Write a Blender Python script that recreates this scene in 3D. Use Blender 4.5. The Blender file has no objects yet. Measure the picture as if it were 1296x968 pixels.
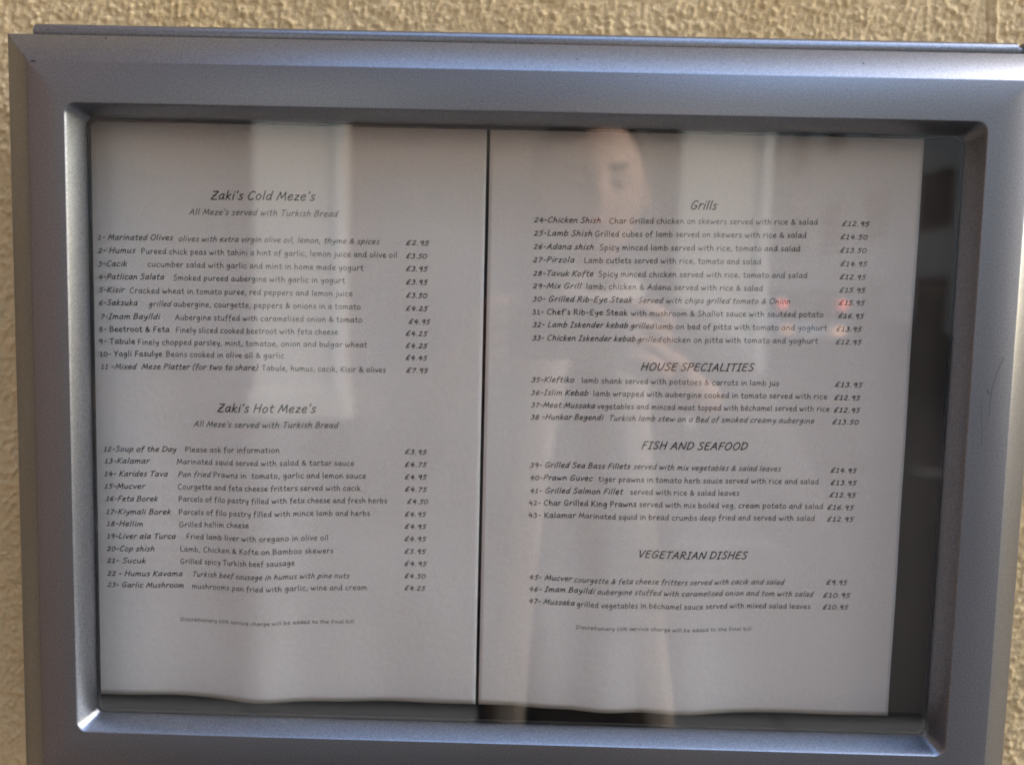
import bpy, bmesh, math, random
import numpy as np
from mathutils import Vector, Matrix
R = math.radians
random.seed(7); rng = np.random.default_rng(7)
scene = bpy.context.scene
COL = scene.collection

# ------------------------------------------------------------ camera, sky, sun, exposure
cam_d = bpy.data.cameras.new('camera'); cam = bpy.data.objects.new('camera', cam_d); COL.objects.link(cam)
cam.location = (.0018, -.4138, .0621)
cam.rotation_euler = (math.pi/2-.0857, -.0232, .0126)
cam_d.sensor_width = 36; cam_d.lens = 36*1100/1296
cam_d.clip_start = .01; cam_d.clip_end = 600
cam_d.dof.use_dof = True; cam_d.dof.focus_distance = .442; cam_d.dof.aperture_fstop = 5.0
scene.camera = cam

SUN_EL, SUN_ROT = R(40), R(73)
world = bpy.data.worlds.new("World"); scene.world = world; world.use_nodes = True
nt = world.node_tree; nt.nodes.clear()
wo = nt.nodes.new('ShaderNodeOutputWorld'); wb = nt.nodes.new('ShaderNodeBackground')
sk = nt.nodes.new('ShaderNodeTexSky'); sk.sky_type = 'NISHITA'; sk.sun_disc = False
sk.sun_elevation = SUN_EL; sk.sun_rotation = SUN_ROT; sk.air_density = 1.3; sk.dust_density = 2.0; sk.ozone_density = 1.0
wb.inputs['Strength'].default_value = .14
nt.links.new(sk.outputs[0], wb.inputs[0]); nt.links.new(wb.outputs[0], wo.inputs[0])
sun_d = bpy.data.lights.new('sun', 'SUN'); sun_d.energy = 1.5; sun_d.angle = R(40); sun_d.color = (1, .89, .76)
sun = bpy.data.objects.new('sun', sun_d); COL.objects.link(sun)
sdir = Vector((math.sin(SUN_ROT)*math.cos(SUN_EL), math.cos(SUN_ROT)*math.cos(SUN_EL), math.sin(SUN_EL)))
sun.rotation_euler = sdir.to_track_quat('Z', 'Y').to_euler()
vs = scene.view_settings
vs.view_transform = 'Standard'; vs.look = 'None'; vs.gamma = 1; vs.use_curve_mapping = False
vs.exposure = 2.75
cy = scene.cycles
cy.use_denoising = True; cy.use_adaptive_sampling = False
cy.max_bounces = 8; cy.diffuse_bounces = 4; cy.glossy_bounces = 4; cy.transparent_max_bounces = 12
cy.pixel_filter_type = 'BLACKMAN_HARRIS'; cy.filter_width = 1.9

# ------------------------------------------------------------ helpers
def mat(name, col, rough=.6, metal=0., spec=.5, bump=None, var=None, coat=0.):
    m = bpy.data.materials.new(name); m.use_nodes = True
    t = m.node_tree; b = t.nodes['Principled BSDF']
    b.inputs['Base Color'].default_value = (*col, 1); b.inputs['Roughness'].default_value = rough
    b.inputs['Metallic'].default_value = metal; b.inputs['Specular IOR Level'].default_value = spec
    b.inputs['Coat Weight'].default_value = coat
    tc = t.nodes.new('ShaderNodeTexCoord')
    if var:                                   # (scale, amount, second colour)
        n = t.nodes.new('ShaderNodeTexNoise'); n.inputs['Scale'].default_value = var[0]; n.inputs['Detail'].default_value = 5
        t.links.new(tc.outputs['Object'], n.inputs['Vector'])
        mx = t.nodes.new('ShaderNodeMix'); mx.data_type = 'RGBA'
        mx.inputs[6].default_value = (*col, 1); mx.inputs[7].default_value = (*var[2], 1)
        mr = t.nodes.new('ShaderNodeMapRange'); mr.inputs[1].default_value = .35; mr.inputs[2].default_value = .65
        mr.inputs[4].default_value = var[1]
        t.links.new(n.outputs[0], mr.inputs[0]); t.links.new(mr.outputs[0], mx.inputs[0]); t.links.new(mx.outputs[2], b.inputs['Base Color'])
    if bump:                                  # (scale, strength, distance)
        n2 = t.nodes.new('ShaderNodeTexNoise'); n2.inputs['Scale'].default_value = bump[0]; n2.inputs['Detail'].default_value = 4
        t.links.new(tc.outputs['Object'], n2.inputs['Vector'])
        bp = t.nodes.new('ShaderNodeBump'); bp.inputs['Strength'].default_value = bump[1]; bp.inputs['Distance'].default_value = bump[2]
        t.links.new(n2.outputs[0], bp.inputs['Height']); t.links.new(bp.outputs[0], b.inputs['Normal'])
    return m

def emat(name, col, s):
    m = mat(name, col, .3); b = m.node_tree.nodes['Principled BSDF']
    b.inputs['Emission Color'].default_value = (*col, 1); b.inputs['Emission Strength'].default_value = s
    return m

def link(name, me, m, parent=None, smooth=False):
    o = bpy.data.objects.new(name, me); COL.objects.link(o)
    if m is not None and len(me.materials) == 0: me.materials.append(m)
    if parent is not None: o.parent = parent
    if smooth:
        me.polygons.foreach_set('use_smooth', [True]*len(me.polygons))
    return o

def pyd(name, vs_, fs, m, parent=None, smooth=False):
    me = bpy.data.meshes.new(name); me.from_pydata([tuple(v) for v in vs_], [], fs); me.update()
    return link(name, me, m, parent, smooth)

def tag(o, label=None, cat=None, group=None, kind=None):
    if label: o['label'] = label
    if cat: o['category'] = cat
    if group: o['group'] = group
    if kind: o['kind'] = kind
    return o

def empty(name, loc=(0, 0, 0), rz=0):
    o = bpy.data.objects.new(name, None); COL.objects.link(o); o.location = loc; o.rotation_euler.z = rz
    o.empty_display_size = .1
    return o

def box_bm(bm, x0, x1, y0, y1, z0, z1, bev=0., seg=2):
    r = bmesh.ops.create_cube(bm, size=1)
    for v in r['verts']:
        v.co = Vector((x0+(v.co.x+.5)*(x1-x0), y0+(v.co.y+.5)*(y1-y0), z0+(v.co.z+.5)*(z1-z0)))
    if bev:
        es = list({e for v in r['verts'] for e in v.link_edges})
        bmesh.ops.bevel(bm, geom=es, offset=bev, segments=seg, affect='EDGES', profile=.6)

def box(name, x0, x1, y0, y1, z0, z1, m, parent=None, bev=0.):
    bm = bmesh.new(); box_bm(bm, x0, x1, y0, y1, z0, z1, bev)
    me = bpy.data.meshes.new(name); bm.to_mesh(me); bm.free()
    return link(name, me, m, parent)

def boxes(name, lst, m, parent=None, bev=0.):
    bm = bmesh.new()
    for b in lst: box_bm(bm, *b, bev)
    me = bpy.data.meshes.new(name); bm.to_mesh(me); bm.free()
    return link(name, me, m, parent)

# ------------------------------------------------------------ materials
M = {}
M['paint'] = mat('silver_grey_metallic_paint', (.192, .200, .220), .33, .90, .5, bump=(2600, .06, .0001), var=(1500, 1., (.31, .32, .35)))
M['case'] = mat('grey_case_paint', (.22, .23, .25), .4, .6, bump=(1200, .2, .0001))
M['backing'] = mat('dark_backing_board', (.150, .128, .116), .7, bump=(600, .3, .0002))
M['paper'] = mat('printer_paper', (.84, .78, .735), .9, 0, .2, bump=(260, .25, .0006), var=(1300, 1., (.77, .71, .665)))
M['ink'] = mat('black_printing_ink', (.016, .018, .018), .85, 0, .2)
M['chip'] = mat('bare_dark_chip', (.02, .018, .018), .7)
M['rubber'] = mat('black_glazing_rubber', (.012, .012, .013), .6)

g = bpy.data.materials.new('window_glass'); g.use_nodes = True; t = g.node_tree; t.nodes.clear()
go = t.nodes.new('ShaderNodeOutputMaterial'); gm = t.nodes.new('ShaderNodeMixShader')
gt = t.nodes.new('ShaderNodeBsdfTransparent'); gt.inputs[0].default_value = (.985, .99, .985, 1)
gg = t.nodes.new('ShaderNodeBsdfGlossy'); gg.inputs['Roughness'].default_value = .004
gf = t.nodes.new('ShaderNodeFresnel'); ge = t.nodes.new('ShaderNodeNewGeometry'); gi = t.nodes.new('ShaderNodeMapRange')
gi.inputs[3].default_value = 1.52; gi.inputs[4].default_value = 1/1.52     # same reflectance on the pane's front and back face
t.links.new(ge.outputs['Backfacing'], gi.inputs[0]); t.links.new(gi.outputs[0], gf.inputs['IOR'])
t.links.new(gf.outputs[0], gm.inputs[0]); t.links.new(gt.outputs[0], gm.inputs[1]); t.links.new(gg.outputs[0], gm.inputs[2]); t.links.new(gm.outputs[0], go.inputs[0])
M['glass'] = g

# stucco: painted roughcast
m = mat('cream_painted_render', (.60, .47, .27), .85, 0, .25); t = m.node_tree; b = t.nodes['Principled BSDF']
tc = [n for n in t.nodes if n.type == 'TEX_COORD'][0]
n1 = t.nodes.new('ShaderNodeTexNoise'); n1.inputs['Scale'].default_value = 420; n1.inputs['Detail'].default_value = 6; n1.inputs['Roughness'].default_value = .65
n2 = t.nodes.new('ShaderNodeTexNoise'); n2.inputs['Scale'].default_value = 14; n2.inputs['Detail'].default_value = 5
for n in (n1, n2): t.links.new(tc.outputs['Object'], n.inputs['Vector'])
mx = t.nodes.new('ShaderNodeMix'); mx.data_type = 'RGBA'; mx.inputs[6].default_value = (.68, .485, .235, 1); mx.inputs[7].default_value = (.86, .67, .39, 1)
mr = t.nodes.new('ShaderNodeMapRange'); mr.inputs[1].default_value = .3; mr.inputs[2].default_value = .7
ma = t.nodes.new('ShaderNodeMath'); ma.operation = 'ADD'; mm = t.nodes.new('ShaderNodeMath'); mm.operation = 'MULTIPLY'; mm.inputs[1].default_value = .5
t.links.new(n1.outputs[0], ma.inputs[0]); t.links.new(n2.outputs[0], ma.inputs[1]); t.links.new(ma.outputs[0], mm.inputs[0])
t.links.new(mm.outputs[0], mr.inputs[0]); t.links.new(mr.outputs[0], mx.inputs[0]); t.links.new(mx.outputs[2], b.inputs['Base Color'])
bp = t.nodes.new('ShaderNodeBump'); bp.inputs['Strength'].default_value = .9; bp.inputs['Distance'].default_value = .0009
t.links.new(n1.outputs[0], bp.inputs['Height']); t.links.new(bp.outputs[0], b.inputs['Normal'])
M['stucco'] = m

# ------------------------------------------------------------ rendered wall behind the case (real roughcast relief)
GZ = -1.46                                     # pavement level
WY = .052                                      # mean wall face
def vnoise(X, Z, cell, seed):
    r = np.random.default_rng(seed); G = r.random((256, 256))
    x = X/cell; z = Z/cell; xi = np.floor(x).astype(int); zi = np.floor(z).astype(int); fx = x-xi; fz = z-zi
    fx = fx*fx*(3-2*fx); fz = fz*fz*(3-2*fz)
    g = lambda i, j: G[i % 256, j % 256]
    return (g(xi, zi)*(1-fx)+g(xi+1, zi)*fx)*(1-fz)+(g(xi, zi+1)*(1-fx)+g(xi+1, zi+1)*fx)*fz
def axis(lo, a_, b_, hi, s):
    mid = list(np.arange(a_, b_, s)); out = mid[:]; d = s; p = mid[-1]
    while p < hi: d = min(d*1.25, .4); p += d; out.append(min(p, hi))
    d = s; p = mid[0]; pre = []
    while p > lo: d = min(d*1.25, .4); p -= d; pre.append(max(p, lo))
    return np.array(pre[::-1]+out)
xs = axis(-1.0, -.33, .34, .56, .00072); zs = axis(GZ, -.22, .25, 4.6, .00072)
X, Z = np.meshgrid(xs, zs); 
near = np.clip(1-np.maximum(np.abs(X)-.38, 0)/.1, 0, 1)*np.clip(1-np.maximum(np.abs(Z)-.30, 0)/.1, 0, 1)
rot_x, rot_z = X*.85-Z*.53, X*.53+Z*.85
hgt = (vnoise(rot_x*1.4, rot_z*.9, .0027, 1)**2*1.5+vnoise(rot_x, rot_z, .0016, 2)**1.5*.8+vnoise(X, Z, .009, 3)*.45)*.00078
hgt = hgt*near+vnoise(X, Z, .12, 4)*.002*near
gr = np.exp(-((X-.2355-.002*np.sin(Z*40))/.0006)**2)*.0012-np.exp(-((X-.2400-.002*np.sin(Z*40))/.0012)**2)*.0010
hgt -= gr*near*(Z > .1)
Y = WY-hgt
nx, nz = len(xs), len(zs)
keepc = ~((X[:-1, :-1] > -.22) & (X[1:, 1:] < .22) & (Z[:-1, :-1] > -.16) & (Z[1:, 1:] < .165))
idx = np.arange(nx*nz).reshape(nz, nx)
quads = np.stack([idx[:-1, :-1], idx[:-1, 1:], idx[1:, 1:], idx[1:, :-1]], -1)[keepc]
me = bpy.data.meshes.new('rendered_wall')
me.vertices.add(nx*nz); me.vertices.foreach_set('co', np.stack([X, Y, Z], -1).astype(np.float32).ravel())
me.loops.add(quads.size); me.loops.foreach_set('vertex_index', quads.astype(np.int32).ravel())
me.polygons.add(len(quads)); me.polygons.foreach_set('loop_start', np.arange(0, quads.size, 4, dtype=np.int32))
me.update(calc_edges=True); me.validate()
wall = link('rendered_wall', me, M['stucco'], None, True)
tag(wall, 'cream yellow roughcast wall that the silver menu case is fixed to', 'wall')

# ------------------------------------------------------------ menu display case
case = tag(empty('menu_display_case', (0, 0, 0)), 'silver grey metal case with a glass front holding two menu sheets, on the cream wall', 'display case')
AW, AH = .4300, .3056                          # opening in the door, at its front face
XL, XR, ZT, ZB = -AW/2-.0177, AW/2+.0200, AH/2+.0193, -AH/2-.0200
BW, BD = .0147, .0108                          # outer bevel

def rrect(x0, x1, z0, z1, r, n):
    pts = []
    for cx, cz, a0 in ((x1-r, z1-r, 0), (x0+r, z1-r, 90), (x0+r, z0+r, 180), (x1-r, z0+r, 270)):
        for k in range(n+1):
            a = R(a0+90*k/n); pts.append((cx+r*math.cos(a), cz+r*math.sin(a)))
    return pts
def ring_strip(rings, closed=True):
    n = len(rings[0]); vs_ = [p for r in rings for p in r]; fs = []
    for k in range(len(rings)-1):
        for i in range(n):
            j = (i+1) % n; fs.append((k*n+i, k*n+j, (k+1)*n+j, (k+1)*n+i))
    return vs_, fs
NC = 8
def ring(x0, x1, z0, z1, r, y): return [(x, y, z) for x, z in rrect(x0, x1, z0, z1, r, NC)]
rings = []
def addr(d, y, r, inner=False):                # d grows outwards from the opening / from the face edge
    if inner: rings.append(ring(-AW/2-d, AW/2+d, -AH/2-d, AH/2+d, r, y))
    else: rings.append(ring(XL-d, XR+d, ZB-d, ZT+d, r, y))
LI, LD = .0046, .0113                          # inner lip: inset and depth
addr(-LI, LD+.0004, .0036, True)
addr(-LI, LD-.0006, .0036, True)
for k in range(9):                             # rolled edge into the opening
    a = k/8*math.pi/2*.9; rr = .0026
    addr(-.0004-rr*.25*(1-math.sin(a))+.0008*k/8, rr*(1-math.sin(a))*1.0, .0048+.0006*k/8, True)
addr(.0016, 0, .006, True)
addr(-.0006, 0, .0006); addr(-.0001, .0002, .0006); addr(.0004, .0006, .0005)
addr(BW-.0003, BD-.0004, .0004); addr(BW, BD+.0001, .0004); addr(BW, BD+.0022, .0004); addr(BW-.003, BD+.0022, .0004)
v_, f_ = ring_strip(rings)
door = pyd('door_frame', v_, [tuple(reversed(f)) for f in f_], M['paint'], case)
for p in door.data.polygons: p.use_smooth = True
door.data.set_sharp_from_angle(angle=R(28))

box('back_panel', -.2285, .2295, .0365, .0375, -.1745, .1745, M['backing'], case)
boxes('case_body', [(-.232, -.2290, .0145, .0495, -.178, .178), (.2300, .2330, .0145, .0495, -.178, .178),
                    (-.2290, .2300, .0145, .0495, .1750, .1780), (-.2290, .2300, .0145, .0495, -.178, -.175)], M['case'], case, .0004)
box('dark_shade_strip', -.2282, .2292, .0325, .0355, -.1743, -.1475, M['rubber'], case, .0005)  # added black strip, standing in for the shade below the sheets
box('glass_pane', -.2250, .2250, LD-.0021, LD-.0001, -.1640, .1640, M['glass'], case)
rg = [ring(-AW/2-.006, AW/2+.006, -AH/2-.006, AH/2+.006, .004, LD+.0002), ring(-AW/2+LI+.0012, AW/2-LI-.0012, -AH/2+LI+.0012, AH/2-LI-.0012, .003, LD+.0002),
      ring(-AW/2+LI+.0012, AW/2-LI-.0012, -AH/2+LI+.0012, AH/2-LI-.0012, .003, LD+.0016), ring(-AW/2-.006, AW/2+.006, -AH/2-.006, AH/2+.006, .004, LD+.0016)]
v_, f_ = ring_strip(rg); pyd('glazing_seal', v_, [tuple(reversed(f)) for f in f_], M['rubber'], case)

def cyl_x(name, x0, x1, y, z, r, m, parent, n=24, ch=.0006):
    prof = [(x0, 0), (x0, r-ch), (x0+ch, r), (x1-ch, r), (x1, r-ch), (x1, 0)]; vs_ = []; fs = []
    for x, rr in prof:
        for k in range(n): vs_.append((x, y+rr*math.cos(2*math.pi*k/n), z+rr*math.sin(2*math.pi*k/n)))
    for i in range(len(prof)-1):
        for k in range(n): fs.append((i*n+k, i*n+(k+1) % n, (i+1)*n+(k+1) % n, (i+1)*n+k))
    o = pyd(name, vs_, fs, m, parent, True); o.data.set_sharp_from_angle(angle=R(40)); return o
HY, HZ, HR = .0212, .1902, .0044
cyl_x('hinge_barrel', XL-BW+.0085, .2365, HY, HZ, HR, M['paint'], case)
cyl_x('hinge_pin', .2360, .2400, HY, HZ, HR*.62, M['case'], case)
cyl_x('hinge_barrel', .2390, .2510, HY, HZ, HR, M['paint'], case)

# small damage on the paint: chips, specks and hair scratches
def blob(name, x, z, y, rx, rz, n=9, sl=0):
    vs_ = [(x, y-.00022, z)]
    for k in range(n):
        a = 2*math.pi*k/n; q = random.uniform(.75, 1.15); vs_.append((x+rx*q*math.cos(a), y-.00004+sl*(rz*q*math.sin(a)), z+rz*q*math.sin(a)))
    return pyd(name, vs_, [(0, 1+(k+1) % n, 1+k) for k in range(n)], M['chip'], case)
blob('paint_chip', XL+.0033, ZT-.0007, 0, .0017, .0005)
for x, z in ((-.02, .1575), (.149, .166), (-.19, -.163), (.052, .170)): blob('paint_chip', x, z, 0, .00028, .00022)
def on_bevel(x, s): return x, ZT+s*BW, s*BD    # along the top bevel
for x, s, r_ in ((-.1995, .88, .0006), (.0245, .45, .0005), (.158, .5, .0005), (-.105, .3, .0003), (.19, .35, .0003)):
    X_, Z_, Y_ = on_bevel(x, s); blob('paint_chip', X_, Z_, Y_-.0001, r_, r_*.7, sl=BD/BW)
def hair(pts, w):
    vs_ = []; fs = []
    for i, (x, z) in enumerate(pts):
        a = Vector(pts[max(i-1, 0)]); b_ = Vector(pts[min(i+1, len(pts)-1)]); d = (b_-a).normalized(); n = Vector((-d.y, d.x))*w
        vs_ += [(x+n.x, -.00006, z+n.y), (x-n.x, -.00006, z-n.y)]
        if i: fs.append((2*i-2, 2*i-1, 2*i+1, 2*i))
    return pyd('scratch', vs_, fs, M['chip'], case)
hair([(.2297, .044), (.2272, .037), (.2253, .029), (.2247, .022), (.2248, .016)], .00009)
hair([(.2205, .024), (.2215, .014), (.2222, .006), (.2221, .002)], .00006)
hair([(.2232, .0285), (.2241, .0262)], .00016)
# ------------------------------------------------------------ handwriting alphabet (single pen strokes; x-height 5, capitals 7.4)
G = {
'a':(5.6,"4.3,4 3,4.9 1.3,4 .6,2.2 1.2,.5 2.6,.4 4,2.2 4.5,4.8|4.5,4.8 4.3,2 4.7,.5 5.2,.2"),
'b':(5.5,"1,7.6 .8,4 .8,.2|.8,2.6 2,4.3 3.6,4.6 4.6,3 4,1 2.2,0 .8,.8"),
'c':(4.9,"4.3,4.3 3,4.9 1.3,4 .6,2.1 1.4,.4 3,.1 4.4,.8"),
'd':(5.7,"4.3,3.8 3,4.8 1.3,4 .6,2 1.3,.4 2.8,.4 4.2,2.4|4.8,7.8 4.4,4 4.5,.9 5.1,.1"),
'e':(5.1,".9,2.4 2.6,2.6 4.1,3.4 3.6,4.8 2.2,4.8 .9,3.6 .7,1.6 1.8,.2 3.4,.2 4.6,1"),
'f':(4.3,"4.2,7.2 3,7.8 1.9,6.6 1.7,4 1.6,-1|.4,4.4 3.6,4.7"),
'g':(5.5,"4.3,4.2 2.8,4.9 1.2,4 .7,2.2 1.5,.8 3,1.2 4.4,4.6|4.4,4.6 4.4,1 3.8,-1.8 2.2,-2.6 .6,-1.8"),
'h':(5.6,"1,7.7 .9,4 .8,.1|.8,2.4 2.2,4.3 3.7,4.6 4.2,3 4.3,1 5,.1"),
'i':(2.4,"1.2,4.8 1.1,2.4 1.3,.1|1.4,6.6 1.5,6.9"),
'ı':(2.4,"1.2,4.8 1.1,2.4 1.3,.1|.9,6.6 1.5,6.3 2.1,7"),
'j':(2.8,"1.9,4.8 1.9,1 1.3,-1.8 -.3,-2.5|2,6.6 2.1,6.9"),
'k':(5.1,"1,7.7 .9,4 .8,0|4.1,4.7 2.6,3.4 .9,2.4|1.7,2.8 3,1.1 4.8,.1"),
'l':(2.4,"1.2,7.7 1,4 1.2,.1"),
'm':(8,".9,4.7 .9,2.4 .8,.1|.9,2.6 2.2,4.6 3.4,4.4 3.8,2.4 3.8,.2|3.8,2.4 5,4.5 6.3,4.5 6.7,2.6 6.9,.8 7.6,.1"),
'n':(5.6,".9,4.7 .9,2.4 .8,.1|.9,2.4 2.3,4.5 3.8,4.6 4.3,2.6 4.4,.8 5.1,.1"),
'o':(5.4,"3,4.8 1.4,4.2 .6,2.2 1.4,.4 3,.1 4.5,1.4 4.6,3.4 3,4.8"),
'p':(5.6,"1,4.7 .9,1 .6,-2.6|.9,2.8 2.2,4.5 3.8,4.6 4.7,3.2 4,1.2 2.2,.2 .9,.9"),
'q':(5.6,"4.4,4 3,4.9 1.3,4 .7,2 1.7,.5 3.2,1 4.4,3.2|4.5,4.7 4.4,1 4.3,-2.6"),
'r':(4.2,".9,4.7 .9,2.4 .8,.1|.9,2.6 1.9,4.3 3.1,4.9 4,4.4"),
's':(4.5,"3.8,4.5 2.4,4.9 1.1,4.1 1.6,2.9 3.3,2.2 3.6,.9 2.2,.1 .5,.6"),
't':(4.2,"1.9,6.9 1.7,4 1.7,1.2 2.6,.1 3.8,.5|.4,4.7 3.7,4.9"),
'u':(5.6,".9,4.7 .8,2 1.5,.3 2.9,.3 4.2,2.2 4.5,4.7|4.5,4.7 4.4,1.4 5.1,.1"),
'v':(4.8,".6,4.7 1.4,2.2 2.3,.1 2.3,.1 3.4,2.4 4.4,4.7"),
'w':(7.4,".6,4.7 .9,2 1.8,.1 1.8,.1 3,2 3.7,4 3.7,4 4,1.8 4.8,.1 4.8,.1 6,2.2 6.8,4.7"),
'x':(4.8,".7,4.7 2.4,2.4 4.4,.1|4.2,4.8 2.4,2.4 .4,.1"),
'y':(5.3,".8,4.7 1,2.4 2.1,1.3 3.6,2.2 4.5,4.7|4.5,4.7 4.1,1 3.2,-1.6 1.4,-2.5"),
'z':(4.8,".8,4.6 2.4,4.5 4.2,4.7 4.2,4.7 2.2,2.2 .6,.2 .6,.2 2.4,.4 4.5,.2"),
'A':(7,"0.4,0 2.2,4 3.9,7.4 3.9,7.4 5,3.6 6.4,0|1.6,2.5 3.4,2.8 5.3,2.7"),
'B':(6.3,"1.2,7.1 1,3.6 .8,.1|.6,6.8 3,7.5 4.6,6.4 3.6,4.3 1.2,3.9|1.2,3.9 4,4 5.4,2.4 4.2,.6 .8,.1"),
'C':(6.6,"5.8,6.3 4.4,7.5 2.2,6.4 .8,3.6 1.3,1 3.2,0 5.6,.9"),
'D':(7.2,"1.3,7 1.1,3.6 .9,.1|.6,6.9 3.2,7.4 5.8,6 6.2,3.4 4.6,1 .9,.1"),
'E':(6,"5.2,7.2 3,7.2 1.4,7 1.4,7 1.1,3.6 .9,.2 .9,.2 3,.1 5.2,.3|1.2,3.8 4.4,4"),
'F':(5.6,"5.3,7.3 3,7.3 1.4,7 1.4,7 1.1,3.6 .9,0|1.2,3.7 4.3,3.9"),
'G':(7.2,"6,6.4 4.4,7.5 2.2,6.6 .8,3.8 1.3,1.1 3.2,0 5.4,1 6.2,3.1 6.2,3.1 4.4,3.2 3.5,3.1"),
'H':(7.2,"1.2,7.4 1,3.6 .8,0|6,7.4 5.9,3.6 5.8,0|1,3.7 3.4,3.9 5.9,3.9"),
'I':(4.3,"2.3,7.1 2.1,3.6 2,.2|.9,7 2.3,7.1 3.8,7.2|.5,.1 2,.2 3.4,.1"),
'J':(5,"3.8,7.3 3.7,3 2.6,.4 .6,.6"),
'K':(6.3,"1.2,7.4 1,3.6 .8,0|5.4,7.3 3,4.6 1,3.2|1.9,3.8 3.6,1.6 5.9,.1"),
'L':(5.3,"1.2,7.4 1,3.6 .9,.3 .9,.3 3,.1 5,.3"),
'M':(8.6,".5,0 1.4,4 2.2,7.4 2.2,7.4 3.2,4.2 4.3,1.4 4.3,1.4 5.6,4.4 6.8,7.4 6.8,7.4 7.2,4 8,0"),
'N':(7.6,".7,0 1,3.6 1.5,7.2 1.5,7.2 3.6,3.6 5.9,.2 5.9,.2 6.4,3.6 6.6,7.5"),
'O':(7.6,"4,7.4 2,6.4 .8,3.8 1.6,1 3.8,0 6.2,1.6 6.8,4.4 5.6,6.8 4,7.4"),
'P':(6,"1.2,7 1,3.6 .8,0|.6,6.7 3,7.5 5,6.4 4.4,4.2 1.1,3.3"),
'R':(6.4,"1.2,7 1,3.6 .8,0|.6,6.8 3,7.5 4.9,6.4 4.2,4.3 1.2,3.7|2.3,3.8 4,1.8 5.9,.1"),
'S':(5.8,"5,6.7 3.2,7.5 1.4,6.4 1.9,4.6 4.2,3.4 4.7,1.4 3,0 .6,.7"),
'T':(6.2,"3.2,7.1 3,3.6 2.9,0|.4,6.9 3.2,7.1 6.1,7.3"),
'U':(7.2,"1.2,7.4 1,3 2,.3 4.2,.3 5.8,2.8 6.2,7.4"),
'V':(6.6,".6,7.4 1.8,3.6 3,.1 3,.1 4.4,3.6 6.2,7.5"),
'Y':(6,".5,7.3 1.6,5 3,3.7|5.7,7.4 3.8,4.8 1.6,0"),
'Z':(6.6,"1.2,7.1 3.6,7.1 5.9,7.3 5.9,7.3 3.2,3.6 .6,.3 .6,.3 3.4,.2 6,.3|1.9,3.5 4.4,3.8"),
'0':(6,"3.2,6 1.3,5 .7,3 1.5,.7 3.2,.1 5,1.6 5.2,4 3.2,6"),
'1':(4.6,"1,5 2.5,6.1 2.5,6.1 2.4,3 2.3,.3|.7,.2 2.3,.3 4,.2"),
'2':(5.5,".9,5.2 2.6,6.2 4.2,5.2 3.2,2.8 .6,.3 .6,.3 2.8,.4 5,.2"),
'3':(5.3,"1,5.7 2.8,6.2 4.1,5.2 2.2,3.5 2.2,3.5 4.2,2.8 4.2,1 2.4,-.1 .5,.6"),
'4':(5.9,"2.7,6.2 1.6,4 .7,2.3 .7,2.3 3,2.4 5.4,2.5|4.2,5 4,2 3.9,-.6"),
'5':(5.2,"4.8,6.1 3,6 1.6,6 1.6,6 1.1,3.7 1.1,3.7 3.2,3.8 4.4,2.2 3,.2 .6,.4"),
'6':(5.5,"4.2,6.2 2,4.8 .8,2.4 1.6,.3 3.6,.2 4.7,1.8 3.6,3.2 1.2,2.3"),
'7':(5.2,".6,6 2.6,6 4.7,6.1 4.7,6.1 3.2,3 2.2,-.2"),
'8':(5.6,"4.3,5.3 2.8,6.2 1.2,5.2 2.2,3.7 4.3,2.4 4.2,.6 2.4,-.1 .9,1 1.6,2.8 3.8,4 4.3,5.3"),
'9':(5.3,"4.4,5.2 2.6,6.1 .9,4.8 1.4,3.2 3.2,3.2 4.4,5.2 4.4,5.2 4.2,2.4 4,-.6"),
'£':(6.4,"5.6,5.6 4.4,6.6 3,6 2.6,4 2.2,1.6 .7,.3 .7,.3 3,.3 5.4,.4|1,3.3 2.6,3.3 4.4,3.4"),
'&':(7,"6,3.6 4.4,1.2 2.6,.1 1,1 1.4,2.8 3.6,4.6 4,6.2 2.8,6.8 1.9,5.6 2.8,3.6 6.2,.1"),
',':(2.6,"1.3,.6 1.1,-.4 .5,-1.3"), '.':(2.6,"1.1,.15 1.4,.25"), '-':(4.2,".8,3 2,3.1 3.4,3.1"),
"'":(2,"1.1,7.8 .9,6.6 .7,6"), '(':(3.6,"3.2,8 1.6,5.6 1.1,3 1.6,.4 2.8,-1.4"), ')':(3.4,".8,8 2.1,5.6 2.3,3 1.7,.4 .3,-1.4"),
'%':(7.4,"1.8,6.4 .7,5.2 1.6,4 2.8,5.2 1.8,6.4|6.3,6.4 3.6,3.2 1.2,0|5.6,2.6 4.6,1.3 5.5,.1 6.7,1.3 5.6,2.6"),
}
G['é'] = (G['e'][0], G['e'][1]+"|2.4,6 3,6.6 3.7,7.4")
def parse(s):
    out = []
    for st in s.split('|'):
        P = [tuple(float(q) for q in p.split(',')) for p in st.split()]
        runs = [[P[0]]]
        for p in P[1:]:
            if p == runs[-1][-1]: runs.append([p])
            else: runs[-1].append(p)
        line = []
        for r in runs:
            if len(r) > 2:
                q = [r[0]]+r+[r[-1]]; sm = []
                for i in range(1, len(q)-2):
                    for k in range(3):
                        t_ = k/3; a, b, c, d = q[i-1], q[i], q[i+1], q[i+2]
                        sm.append(tuple(.5*(2*b[j]+(c[j]-a[j])*t_+(2*a[j]-5*b[j]+4*c[j]-d[j])*t_*t_+(3*b[j]-a[j]-3*c[j]+d[j])*t_**3) for j in (0, 1)))
                sm.append(r[-1]); r = sm
            line += r if not line else r[1:]
        out.append(line)
    return out
GL = {c: (a, parse(s)) for c, (a, s) in G.items()}
TRK = .75                                      # loose letter spacing
def adv(t_): return sum(3.2 if c == ' ' else GL[c][0]+TRK for c in t_)-TRK-.8
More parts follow.
